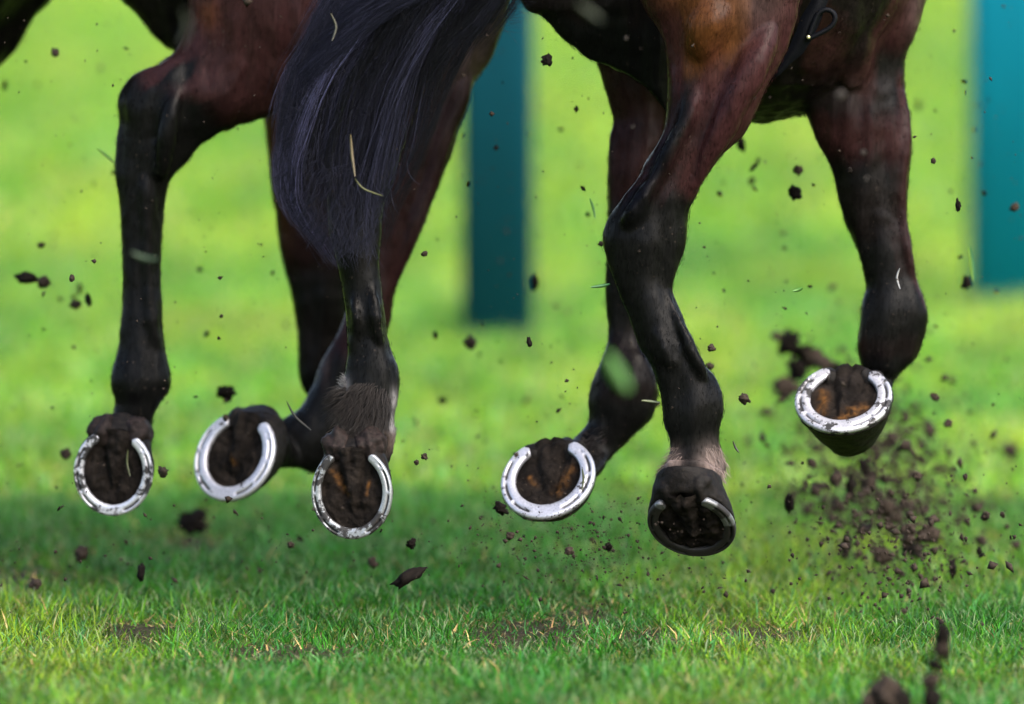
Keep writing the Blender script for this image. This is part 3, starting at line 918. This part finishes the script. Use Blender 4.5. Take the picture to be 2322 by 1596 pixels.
# foreleg with an orange sun glint painted down its left edge
B.limb(13.86, [(600, -40, 800, -40, 'd'), (585, 150, 770, 150, 'd'), (599, 269, 765, 269, 'b', .7), (608, 395, 770, 395, 'b', .7), (628, 506, 785, 506, 'b', .65), (652, 631, 790, 631, 'd', .65), (671, 729, 785, 729, 'd', .65),
               (675, 828, 766, 828, 'd', .7), (683, 868, 758, 868, 'k', .7), (700, 903, 752, 905, 'k', .7)])
# foreleg crossing behind the tail
B.limb(13.62, [(1000, -180, 1215, -180, 'b', .7), (962, -40, 1170, -40, 'b', .65), (945, 60, 1142, 60, 'b', .6), (925, 150, 1102, 150, 'b', .6), (905, 220, 1058, 221, 'b', .62), (890, 290, 1042, 285, 'b', .65), (876, 360, 1022, 355, 'b', .65), (862, 425, 990, 425, 'b', .68),
               (848, 494, 966, 494, 'b', .7), (830, 570, 935, 570, 'b', .75), (806, 650, 905, 642, 'b', .8), (770, 745, 878, 749, 'b', .85), (735, 815, 845, 835, 'd', .85), (706, 880, 822, 905, 'k', .8),
               (682, 925, 800, 985, 'k', .72), (652, 944, 755, 1050, 'k', .7), (630, 956, 700, 1072, 'k', .7)], hM2)
# near hind leg below the tail
B.limb(12.98, [(880, -120, 1040, 0, 'b', .6, 13.3), (830, 120, 970, 190, 'b', .6, 13.16), (780, 260, 915, 335, 'd', .6, 13.04), (745, 370, 890, 420, 'k', .62), (742, 450, 872, 460, 'k', .65), (748, 520, 862, 520, 'k', .7), (762, 575, 858, 575, 'k', .8),
               (772, 631, 860, 631, 'k', .85), (781, 710, 871, 710, 'k', .85), (785, 781, 882, 781, 'k', .85), (785, 828, 902, 826, 'k', .8), (778, 868, 910, 866, 'k', .76), (772, 899, 906, 905, 'k', .76), (768, 930, 900, 935, 'k', .8),
               (768, 960, 897, 962, 'k', .82), (762, 985, 902, 988, 'k', .82)], hM1)
B.tube([(838, 600, 9), (848, 690, 8), (858, 760, 9), (876, 820, 14)], 12.945, 9, 'k')
B.tube([(800, 610, 12), (808, 720, 11), (818, 800, 14)], 12.945, 11, 'k')
B.tube([(300, 300, 16), (330, 420, 18), (335, 620, 14), (345, 760, 13), (352, 840, 18)], 13.42, 14, 'k')
B.tube([(420, 170, 18), (392, 240, 20), (378, 320, 22), (365, 400, 20)], 13.39, 18, 'k')
B.tube([(1080, 120, 26), (1030, 250, 24), (990, 380, 20), (940, 520, 16), (880, 690, 12)], 13.585, 20, 'b')
B.spot(618, 330, 13.84, 16, 'o', 0.9, 120); B.spot(600, 270, 13.84, 24, 'o', 0.9, 60); B.spot(648, 500, 13.84, 16, 'o', 0.35, 80)  # orange glint of sun on the leg edge, painted as coat colour
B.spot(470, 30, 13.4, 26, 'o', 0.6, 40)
B.spot(1135, 40, 13.62, 80, 'l', 0.95, 110); B.spot(1085, 150, 13.62, 60, 'l', 0.9, 80); B.spot(1030, 300, 13.62, 40, 'g', 0.6, 100); B.spot(960, 500, 13.62, 24, 'g', 0.4, 110)  # lit right side of the crossing foreleg painted into the coat
B.spot(778, 872, 12.93, 12, 'w', 1.0, 22); B.spot(896, 908, 12.93, 10, 'w', 0.9, 24); B.spot(892, 962, 12.93, 10, 'w', 0.9, 24)
B.spot(890, 1000, 12.95, 26, 'p', 0.5, 26); B.spot(752, 990, 12.95, 18, 'p', 0.6, 20)
B.spot(735, 790, 13.59, 14, 'g', 0.7, 70)  # rim light on this foreleg's left edge, painted as a paler spot
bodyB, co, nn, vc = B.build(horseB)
fur(horseB, co, nn, vc, 42000)
feather(horseB, co, nn, P(830, 925, 12.945), 0.042, (-0.5, -0.2, -0.8), 1500, 0.024, 'f')
feather(horseB, co, nn, P(776, 905, 12.968), 0.022, (-1.0, -0.2, -0.25), 300, 0.026, 'f')
feather(horseB, co, nn, P(778, 872, 12.975), 0.014, (-0.2, -0.2, 0.7), 160, 0.012, 'w')
feather(horseB, co, nn, P(766, 985, 12.962), 0.022, (-0.6, -0.2, -0.7), 160, 0.018, 'p', 'coronet_hair')
make_hoof(hL1, horseB, dict(mat=SHOE_SPECK, band=0.25, heel=0.84), 5)
make_hoof(hM2, horseB, dict(mat=SHOE_WHITE, band=0.30, streaks=[(-0.1, 0.0, 0.0, 0.15, 0.05)]), 6)
make_hoof(hM1, horseB, dict(mat=SHOE_GREY, band=0.24, heel=0.98, streaks=[(-0.44, -0.45, -0.10, 0.05, 0.07), (0.42, -0.2, 0.36, 0.05, 0.04)], shine=[(60, 150)]), 7)

# ================================================================== third horse, only a flank in the corner
gC = P(-250, 1420, 14.2)
horseC = empty('horse', (gC.x, gC.y, 0.0), 'very dark horse of which only the belly shows in the top left corner', 'horse')
Cb = Body()
Cb.blob(-260, -260, 14.0, 420, 430, 0.3, 'd')
Cb.blob(-560, -330, 13.9, 380, 400, 0.3, 'd')
Cb.limb(14.0, [(-300, -300, 260, -300, 'd', .5), (-280, -120, 190, -120, 'd', .5), (-260, 0, 118, 0, 'd', .5), (-240, 50, 78, 45, 'd', .5), (-220, 110, 44, 104, 'd', .5), (-200, 170, 2, 146, 'd', .5), (-190, 240, -60, 210, 'd', .5),
               (-190, 420, -90, 420, 'd', .6), (-190, 700, -100, 700, 'k', .8), (-200, 880, -80, 880, 'k', .8), (-190, 1000, -90, 1000, 'k', .8), (-200, 1080, -70, 1080, 'k', .8)])
Cb.build(horseC, 0.006)

# ================================================================== posts
def make_post(u, vb, wu, label, m, hgt=1.35):
    g = G(u, vb)
    d = (g - EYE).dot(FWD)
    w = wu * K * d / 2
    root = empty('rail_post', (g.x, g.y, 0), label, 'post', 'teal posts of the running rail')
    def lathe(name, prof, m_):
        bm = bmesh.new(); seg = 36; prev = None
        for (r, z) in prof:
            ring = [bm.verts.new((r * abs(math.cos(2 * math.pi * i / seg)) ** 0.35 * (1 if math.cos(2 * math.pi * i / seg) > 0 else -1),
                                  0.55 * r * abs(math.sin(2 * math.pi * i / seg)) ** 0.35 * (1 if math.sin(2 * math.pi * i / seg) > 0 else -1), z)) for i in range(seg)]
            if prev:
                for i in range(seg):
                    bm.faces.new((prev[i], prev[(i + 1) % seg], ring[(i + 1) % seg], ring[i]))
            else:
                bm.faces.new(ring)
            prev = ring
        bm.faces.new(prev)
        bmesh.ops.recalc_face_normals(bm, faces=bm.faces)
        me = bpy.data.meshes.new(name); bm.to_mesh(me); bm.free()
        return link(name, me, m_, root)
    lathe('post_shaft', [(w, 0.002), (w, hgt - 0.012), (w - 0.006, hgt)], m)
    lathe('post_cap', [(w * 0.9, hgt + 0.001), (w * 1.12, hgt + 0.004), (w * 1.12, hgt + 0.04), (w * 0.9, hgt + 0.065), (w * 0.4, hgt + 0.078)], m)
    return root
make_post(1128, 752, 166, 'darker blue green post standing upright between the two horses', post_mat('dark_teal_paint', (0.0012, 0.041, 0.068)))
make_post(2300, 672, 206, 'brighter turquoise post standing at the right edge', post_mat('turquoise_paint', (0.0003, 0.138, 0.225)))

# ================================================================== ground and grass
bare = [(1180, 1432, 0.105, 0.26), (1480, 1436, 0.05, 0.20), (1715, 1420, 0.085, 0.18), (618, 1468, 0.10, 0.20), (330, 1420, 0.05, 0.15), (1330, 1385, 0.06, 0.2), (440, 1215, 0.05, 0.16), (60, 1290, 0.07, 0.2)]
bare = [(G(u, v), a_, b_) for (u, v, a_, b_) in bare]
def bare_at(x, y):
    r = np.zeros_like(x)
    wob = vnoise(x * 16, y * 8, 21) * 1.4 + 0.3
    for g, a_, b_ in bare:
        e = ((x - g.x) / a_) ** 2 + ((y - g.y) / b_) ** 2
        r = np.maximum(r, np.exp(-e * wob))
    return r
xs = np.r_[-400, -100, -20, -6, np.linspace(-2.2, 2.2, 150), 6, 20, 100, 400]
ys = np.r_[-200, -20, 4, np.linspace(9, 18, 170), np.linspace(18.5, 60, 60), 100, 300, 1200]
X, Y = np.meshgrid(xs, ys)
inb = (np.abs(X) < 3) & (Y > 8) & (Y < 19)
Zg = np.where(inb, (vnoise(X * 4, Y * 4, 3) - 0.5) * 0.02 - 0.012, -0.012)
nx_, ny_ = len(xs), len(ys)
idx = np.arange(nx_ * ny_).reshape(ny_, nx_)
F = np.stack([idx[:-1, :-1], idx[:-1, 1:], idx[1:, 1:], idx[1:, :-1]], -1).reshape(-1, 4)
me = np_mesh('ground', np.stack([X, Y, Zg], -1).reshape(-1, 3), F, np.full(len(F), 4))
near = np.clip((19 - Y.ravel()) / 4, 0, 1) * np.where(np.abs(X.ravel()) < 5, 1, 0)
soil = np.clip(bare_at(X.ravel(), Y.ravel()) * 0.8 + near * 0.6, 0, 1)
color_attr(me, np.stack([soil] * 3, -1), 'soil')
tag(link('ground', me, M_GROUND), kind='structure')

def blades(n, y0, y1, hw, hmin, hmax, wmin, wmax, bright, segs=3, yel=0.0, flat=0.0, thatch=False):
    """root positions spread evenly in the strip, blades bend over"""
    y = rng.uniform(y0, y1, int(n * 1.15))
    x = rng.uniform(-1, 1, len(y)) * hw(y)
    ba = bare_at(x, y)
    dens = vnoise(x * 9, y * 6, 4)
    keep = rng.random(len(y)) > np.clip(ba * (0.68 if flat == 0 else -1), 0, 0.95)
    keep &= rng.random(len(y)) < 0.55 + 0.7 * dens
    if thatch: keep = rng.random(len(y)) < ba * 1.3
    x, y, ba = x[keep], y[keep], ba[keep]
    m = len(x)
    z0 = np.where((np.abs(x) < 3) & (y < 19), (vnoise(x * 4, y * 4, 3) - 0.5) * 0.02, 0) - 0.014
    patch = vnoise(x * 2.6, y * 0.55, 11) * 0.6 + vnoise(x * 6.5, y * 1.6, 12) * 0.4
    clump = vnoise(x * 22, y * 16, 13)
    h = rng.uniform(hmin, hmax, m) * (0.65 + 0.7 * clump) * (1 - 0.5 * ba)
    w = rng.uniform(wmin, wmax, m)
    straw = rng.random(m) < (0.11 + 0.4 * ba + 0.08 * (patch > 0.6) if flat == 0 else 0.88)
    az = rng.uniform(0, 2 * math.pi, m)
    lean = np.abs(rng.normal(0.42, 0.55, m)) + flat + straw * rng.uniform(0.2, 1.1, m)
    lean = np.clip(lean, 0, 1.5)
    bend = rng.uniform(0.0, 1.9, m)
    face = rng.uniform(0, math.pi, m)
    sx, sy = np.cos(face), np.sin(face) * 0.8
    lx, ly = np.cos(az), np.sin(az)
    # colours
    g1 = np.array((0.018, 0.095, 0.006)); g2 = np.array((0.058, 0.155, 0.008)); g3 = np.array((0.138, 0.205, 0.012)); gb = np.array((0.034, 0.130, 0.034))
    t = np.clip((patch - 0.25) / 0.5 + yel + rng.normal(0, 0.2, m), 0, 1)[:, None]
    c_ = np.where(t < 0.5, g1 * (1 - 2 * t) + g2 * 2 * t, g2 * (2 - 2 * t) + g3 * (2 * t - 1))
    bl = (rng.random(m) < 0.22)[:, None]
    c_ = np.where(bl, gb, c_)
    st = np.array((0.30, 0.235, 0.10)); st2 = np.array((0.20, 0.12, 0.05))
    mixst = rng.random(m)[:, None]
    c_ = np.where(straw[:, None], st * mixst + st2 * (1 - mixst), c_)
    if y0 > 15: c_ = c_ * (0.66 + 0.34 * vnoise(x * 3.1 + 40, y * 0.9, 31) + 0.42 * vnoise(x * 9.3, y * 2.9, 32))[:, None]
    c_ = c_ * (rng.uniform(0.3, 1.75, m) * (0.5 + 1.0 * clump))[:, None] * bright
    rows = np.linspace(0, 1, segs + 1)
    V = []
    for r in rows:
        ang = lean + bend * r
        # integrate a bent blade
        hx = h * r * np.sin(lean + bend * r * 0.5); hz = h * r * np.cos(np.clip(lean + bend * r * 0.5, 0, 1.5))
        cx = x + lx * hx; cy = y + ly * hx; cz = z0 + hz
        ww = w * (1 - r ** 1.6) * 0.5
        if r < 1:
            V.append(np.stack([cx - sx * ww, cy - sy * ww, cz], -1)); V.append(np.stack([cx + sx * ww, cy + sy * ww, cz], -1))
        else:
            V.append(np.stack([cx, cy, cz], -1))
    k = len(V)
    V = np.stack(V, 1)
    base = (np.arange(m) * k)[:, None]
    fl, per = [], []
    Fq = []
    for s in range(segs - 1):
        Fq.append(base + np.array([2 * s, 2 * s + 1, 2 * s + 3, 2 * s + 2]))
    quads = np.stack(Fq, 1).reshape(-1, 4)
    tris = base + np.array([2 * (segs - 1), 2 * (segs - 1) + 1, 2 * segs])
    shade = np.repeat(c_[:, None, :], k, 1)
    tip = (rng.random(m) < 0.24)[:, None] * rng.uniform(0.2, 1.0, (m, 1))     # mown, dried-out tips
    dry = np.array((0.38, 0.42, 0.26))
    shade[:, -1] = shade[:, -1] * (1 - tip) + dry * tip
    shade[:, -2] = shade[:, -2] * (1 - 0.6 * tip) + dry * 0.6 * tip; shade[:, -3] = shade[:, -2]
    return V.reshape(-1, 3), quads, tris, shade.reshape(-1, 3)

sets = [
    blades(230000, 11.0, 15.4, lambda y: y * 0.082, 0.014, 0.044, 0.0016, 0.0036, 0.97, 3, -0.34),
    blades(42000, 11.0, 15.4, lambda y: y * 0.082, 0.014, 0.044, 0.0010, 0.0022, 0.85, 3, 0.0, 0.75),
    blades(560000, 12.2, 14.4, lambda y: y * 0.078, 0.014, 0.040, 0.0009, 0.0022, 0.62, 3, 0.0, 0.85, True),
    blades(100000, 15.4, 24, lambda y: y * 0.082, 0.022, 0.05, 0.004, 0.007, 1.24, 2, 0.10),
    blades(60000, 24, 50, lambda y: y * 0.085, 0.04, 0.075, 0.010, 0.018, 1.22, 2, 0.26),
]
Vs, Qs, Ts, Cs, o_ = [], [], [], [], 0
for V, q, t_, c_ in sets:
    Vs.append(V); Qs.append(q + o_); Ts.append(t_ + o_); Cs.append(c_); o_ += len(V)
Q = np.concatenate(Qs); T_ = np.concatenate(Ts)
me = np_mesh('grass', np.concatenate(Vs), np.concatenate([Q.ravel(), T_.ravel()]), np.r_[np.full(len(Q), 4), np.full(len(T_), 3)])
color_attr(me, np.concatenate(Cs))
tag(link('grass', me, M_GRASS, smooth=False), kind='stuff')

# ================================================================== flying mud
def clod_mesh(seed, rough=0.5, stretch=(1, 1, 1)):
    bm = bmesh.new()
    bmesh.ops.create_icosphere(bm, subdivisions=3, radius=1)
    s = Vector((seed * 3.7, seed * 1.3, seed * 7.1))
    for v in bm.verts:
        p = v.co.copy()
        q = 1 + rough * noise.noise(p * 1.5 + s) + rough * 0.8 * noise.noise(p * 3.4 + s) + rough * 0.35 * noise.noise(p * 8 + s)
        q = max(q, 0.25)
        v.co = Vector((p.x * q * stretch[0], p.y * q * stretch[1], p.z * q * stretch[2]))
    me = bpy.data.meshes.new('mud_clod'); bm.to_mesh(me); bm.free()
    return me
protos = []; browns = []
for k in range(14):
    st = [(1, 1, 0.9), (1.6, 0.8, 0.6), (1, 0.8, 0.7), (1.25, 1, 0.7)][k % 4]
    me = clod_mesh(k + 1, 0.42 + 0.14 * (k % 3), st)
    me.materials.append(M_CLOD if k % 2 else M_CLODB)
    if k % 2 == 0: browns.append(me)
    me.polygons.foreach_set('use_smooth', np.ones(len(me.polygons), dtype=bool))
    protos.append(me)
pale_me = clod_mesh(40, 0.5); pale_me.materials.append(M_DRY)
n_clod = 0
def clod(u, v, s_u, d, label=None, group='mud clods flying through the air', me=None, rz=None):
    global n_clod
    g = P(u, v, d)
    o = bpy.data.objects.new('mud_clod', me or protos[rng.integers(len(protos))])
    C.objects.link(o)
    o.location = g
    s = s_u * 0.5 * K * d
    o.scale = (s, s, s)
    o.rotation_euler = rng.uniform(0, 6.28, 3) if rz is None else (R(20), rz, 0)
    tag(o, label or 'small dark clod of mud flying through the air', 'mud clod', group)
    n_clod += 1
    return o
# clods measured one by one: u, v, size, distance
NAMED = [
    (60, 630, 36, 13.7, 'largest dark mud clod in the air left of the left hind leg'),
    (99, 638, 27, 13.75, 'round mud clod in the air just right of the largest one at far left'),
    (513, 890, 34, 13.8, 'dark mud clod in the air above the tilted bright shoe'),
    (928, 1308, 44, 12.95, 'sharp dark wedge of mud low over the grass right of the grey shoe'),
    (1242, 135, 22, 13.1, 'dark flake of mud with a root hair beside the dark post'),
    (1810, 385, 22, 13.6, 'upper of two dark mud clods under the belly of the right horse'),
    (1803, 437, 26, 13.5, 'lower of two dark mud clods under the belly of the right horse'),
    (1688, 903, 22, 13.05, 'jagged dark mud clod in the air right of the crossed legs'),
    (2137, 1440, 50, 11.7, 'topmost blurred dark clod of the near string of clods at lower right'),
    (2136, 1470, 42, 11.7, 'second blurred clod from the top of the near string at lower right'),
    (2118, 1506, 36, 11.7, 'middle blurred clod of the near string at lower right'),
    (2112, 1542, 38, 11.7, 'fourth blurred clod down the near string at lower right'),
    (2114, 1584, 40, 11.7, 'lowest blurred clod of the near string at lower right'),
    (2006, 1572, 74, 11.7, 'largest blurred near mud clod rising from the bottom edge'),
    (2040, 1600, 60, 11.7, 'blurred near mud clod at the bottom edge just right of the largest'),
    (1975, 1604, 54, 11.7, 'blurred near mud clod at the bottom edge just left of the largest'),
    (1133, 1150, 34, 13.15, 'ragged mud clod stuck against the left side of the brightest shoe'),
    (2040, 1232, 66, 14.9, 'big brown mud clod under the hoof at far right'),
    (1788, 776, 46, 14.6, 'topmost brown clod left of the shoe at far right'),
    (1846, 812, 50, 14.6, 'brown mud clod touching the top of the shoe at far right'),
    (1808, 838, 40, 14.6, 'middle brown clod left of the shoe at far right'),
    (1783, 884, 46, 14.6, 'lowest brown clod left of the shoe at far right'),
    (435, 1180, 50, 14.3, 'brown blurred clod hanging under the tilted bright shoe'),
    (185, 1256, 32, 13.6, 'round brown clod low over the grass below the left shoe'),
    (1213, 640, 26, 14.2, 'blurred brown clod in front of the dark post'),
    (1068, 777, 26, 14.0, 'blurred dark clod just below the dark post'),
]
for (u, v, s, d, lab) in NAMED:
    wedge = s == 44
    clod(u, v, s, d, lab, me=protos[1] if wedge else protos[(3, 4, 7, 8, 11, 12)[n_clod % 6]], rz=-0.5 if wedge else None)
n_named = n_clod
MID = [(1820, 796, 34, 14.6), (1872, 826, 34, 14.5), (1760, 762, 22, 14.6), (1900, 836, 26, 14.4), (1765, 872, 28, 14.6), (1985, 1225, 44, 15), (2020, 1262, 40, 15), (2075, 1268, 36, 15), (172, 690, 22, 13.9), (200, 680, 18, 13.7), (93, 555, 18, 13.8), (150, 1030, 24, 13.7), (370, 1068, 22, 13.2), (80, 1325, 28, 13.4), (320, 1297, 26, 13.3), (1200, 775, 14, 13), (963, 575, 16, 13), (1157, 1215, 18, 13.05),
       (1290, 1250, 18, 12.9), (845, 1275, 30, 13.6), (935, 1233, 20, 13.2), (1380, 1240, 16, 13.2), (963, 1035, 18, 13), (2300, 470, 20, 13.6), (2192, 640, 24, 13.8), (2172, 465, 16, 13.1), (1680, 325, 24, 13.9), (1710, 378, 16, 13.8),
       (1612, 790, 16, 13), (1610, 830, 18, 13.4), (2235, 1170, 26, 13.3), (1960, 1200, 34, 13.8), (2000, 1260, 44, 13.9), (2070, 1245, 36, 14), (1895, 1085, 28, 13.7), (1840, 1050, 26, 13.8), (1930, 1100, 30, 13.9), (2080, 1080, 22, 13.4),
       (2120, 900, 20, 13.5), (2150, 960, 22, 13.6), (1790, 1140, 26, 13.5), (2290, 1020, 34, 15.2), (2160, 1290, 24, 13.5), (1920, 1240, 34, 14), (2010, 1150, 38, 14), (1960, 1060, 30, 14)]
for q in MID:
    clod(*q)
while n_clod < 300:
    r = rng.random()
    if r < 0.52:
        v = rng.normal(1100, 120); u = rng.normal(2000 + (v - 1100) * 0.2, 105); s = abs(rng.normal(0, 8)) + 5; d = rng.normal(14.9, 0.35) - max(0, v - 1060) * 0.0055
    elif r < 0.66:
        u = rng.uniform(0, 2322); v = rng.normal(1220, 90); s = abs(rng.normal(0, 7)) + 5; d = rng.normal(13.4, 0.5)
    else:
        u = rng.uniform(0, 2322); v = rng.uniform(60, 1250); s = abs(rng.normal(0, 6)) + 5; d = rng.normal(14.1, 0.6)
    if not (12.4 < d < 16.2) or not (-10 < u < 2330) or v > 1400:
        continue
    if P(u, v, d).z < 0.06:
        continue
    clod(u, v, s, d, me=browns[rng.integers(len(browns))] if r < 0.52 else None)
# fine spray: too fine and too many to count
tet = np.array([(1, 0, 0), (-1, 0, 0), (0, 1, 0), (0, -1, 0), (0, 0, 1), (0, 0, -1)], dtype=float)
tf = np.array([(0, 2, 4), (2, 1, 4), (1, 3, 4), (3, 0, 4), (2, 0, 5), (1, 2, 5), (3, 1, 5), (0, 3, 5)])
Vs, Fs = [], []
k = 0
while k < 8200:
    r = rng.random()
    if r < 0.40: v = rng.normal(1110, 130); u, d = rng.normal(1990 + (v - 1100) * 0.25, 105), rng.normal(14.6, 0.4) - max(0, v - 1060) * 0.0045
    elif r < 0.52: u, v, d = rng.normal(1330, 130), rng.normal(1240, 80), rng.normal(13.0, 0.15)
    elif r < 0.62: u, v, d = rng.uniform(0, 2322), rng.normal(1240, 70), rng.normal(13.2, 0.4)
    else: u, v, d = rng.uniform(0, 2322), rng.uniform(0, 1300), rng.normal(13.9, 0.8)
    p = P(u, v, d)
    if d < 12.3 or p.z < 0.02: continue
    s = (abs(rng.normal(0, 1.3)) + 0.9) * (2.3 if r < 0.40 else 1) * (2.4 if rng.random() < 0.10 else 1) * K * d
    q = tet * s * rng.uniform(0.3, 1.5, (6, 1)) * rng.uniform(0.4, 1.3, 3)
    a1 = rng.uniform(0, 6.28); ca, sa = math.cos(a1), math.sin(a1)
    q = q @ np.array([(ca, 0, sa), (0, 1, 0), (-sa, 0, ca)])
    Vs.append(q + np.array(p)); Fs.append(tf + 6 * k); k += 1
me = np_mesh('mud_spray', np.concatenate(Vs), np.concatenate(Fs), np.full(8 * k, 3))
tag(link('mud_spray', me, M_CLODB, smooth=False), kind='stuff')
# pale dried bits much nearer the lens
for q, (u, v, s, d, lab) in enumerate([(1908, 214, 26, 11.6, 'large pale out of focus speck on the shoulder of the right horse'), (1420, 86, 9, 12.2, 'pale speck on the dark inner thigh of the right horse'),
        (1435, 287, 9, 12.3, 'pale speck in front of the shaded leg of the right horse'), (1735, 367, 8, 12.3, 'pale speck in front of the gaskin of the right horse'), (1958, 345, 14, 12.1, 'pale grey speck in front of the far right forearm'),
        (1965, 405, 12, 12.0, 'faint pale speck below the grey one on the far right forearm')]):
    clod(u, v, s * 0.7, d, lab, 'pale specks in front of the horses', pale_me)

# flying blades of grass
M_BLADE, nt, bs = mat('flying_grass_blade')
at = N(nt, 'ShaderNodeAttribute', attribute_name='coat')
n1 = tex_noise(nt, 200, 2)
L(nt, mixc(nt, 1.0, at.outputs['Color'], ramp(nt, n1.outputs[0], [(0.3, (0.8,) * 3), (0.7, (1.2,) * 3)]).outputs[0], 'MULTIPLY'), bs.inputs['Base Color'])
bs.inputs['Roughness'].default_value = 0.5
def fly_blade(pts, w_u, d, col, label, name='torn_stalk', cat='stalk'):
    q = catmull([(u, v) for u, v in pts], 8)
    n = len(q)
    root = P(*pts[0], d)
    V, Fc = [], []
    for i, (u, v) in enumerate(q):
        t = i / (n - 1)
        w = w_u * 0.5 * K * d * (0.35 + 0.65 * math.sin(math.pi * min(max(t, 0.06), 0.94)))
        tg = q[min(i + 1, n - 1)] - q[max(i - 1, 0)]
        sd = (RGT * tg[1] + UPV * tg[0]).normalized()
        c0 = P(u, v, d) - root + FWD * 0.004 * math.sin(3 * t)
        V += [c0 + sd * w, c0 + FWD * w * 0.35, c0 - sd * w, c0 - FWD * w * 0.35]
        if i:
            for k in range(4):
                Fc.append((4 * i - 4 + k, 4 * i - 4 + (k + 1) % 4, 4 * i + (k + 1) % 4, 4 * i + k))
    me = np_mesh(name, [tuple(p) for p in V], Fc, np.full(len(Fc), 4))
    color_attr(me, np.tile(np.array(col), (len(V), 1)))
    o = link(name, me, M_BLADE)
    o.location = root
    return tag(o, label, cat)
STR = (0.42, 0.33, 0.12); GRN = (0.05, 0.15, 0.02); PGR = (0.12, 0.24, 0.05)
fly_blade([(795, 305), (798, 350), (805, 400)], 7, 12.72, (0.075, 0.056, 0.026), 'straw coloured stem caught in the tail hair', 'straw', 'straw')
fly_blade([(805, 405), (825, 428), (868, 444)], 4, 12.72, (0.05, 0.052, 0.012), 'thin bent yellow stem at the lower end of the tail', 'straw', 'straw')
fly_blade([(750, 30), (762, 60), (753, 92)], 5, 12.74, (0.045, 0.042, 0.028), 'pale twisted stem on the upper left of the tail', 'straw', 'straw')
fly_blade([(298, 572), (325, 585), (360, 588)], 12, 11.6, (0.006, 0.024, 0.004), 'blurred green blade in front of the left black cannon')
fly_blade([(1375, 800), (1398, 845), (1425, 885)], 34, 10.3, (0.024, 0.10, 0.003), 'large faint out of focus green blade in front of the crossed legs')
fly_blade([(415, 20), (425, 60), (410, 100)], 11, 10.6, (0.006, 0.009, 0.0008), 'faint olive blade at the top left in front of the thigh')
fly_blade([(1310, 8), (1340, 28), (1365, 46)], 12, 10.6, (0.010, 0.017, 0.002), 'faint olive blade at the top of the right horse thigh')
fly_blade([(1340, 651), (1365, 648), (1383, 644)], 8, 13.0, (0.03, 0.11, 0.03), 'small green blade touching the left leg of the right horse')
fly_blade([(1455, 908), (1475, 910), (1497, 913)], 7, 13.0, (0.14, 0.16, 0.09), 'pale cut blade beside the fetlock of the crossed legs')
fly_blade([(1338, 450), (1345, 470), (1350, 495)], 6, 13.3, (0.05, 0.15, 0.03), 'thin green blade in the air left of the right horse hock')
fly_blade([(220, 335), (240, 352), (262, 372)], 6, 13.5, PGR, 'thin green blade beside the left hock')
fly_blade([(2040, 608), (2034, 630), (2041, 655)], 5, 13.1, (0.2, 0.2, 0.2), 'white curled straw in front of the far right cannon')
fly_blade([(2198, 560), (2204, 600), (2208, 640)], 8, 13.8, GRN, 'green blade upright in the air left of the turquoise post')
fly_blade([(1798, 660), (1810, 657), (1820, 653)], 9, 13.1, GRN, 'short green blade in the air between the two right legs')
fly_blade([(650, 910), (670, 945), (705, 975)], 5, 13.2, (0.02, 0.02, 0.018), 'dark bent twig in front of the tilted hoof', 'twig', 'twig')
fly_blade([(1662, 1000), (1668, 1015), (1676, 1026)], 5, 13.0, (0.015, 0.013, 0.01), 'short dark twig in the air right of the dark hoof', 'twig', 'twig')
fly_blade([(1320, 1062), (1323, 1085), (1320, 1110)], 5, 13.1, (0.05, 0.06, 0.015), 'yellow green stem lying across the sole of the brightest shoe', 'straw', 'straw')
fly_blade([(290, 1020), (288, 1050), (295, 1080)], 5, 13.25, (0.045, 0.05, 0.015), 'yellow green stem inside the left shoe', 'straw', 'straw')
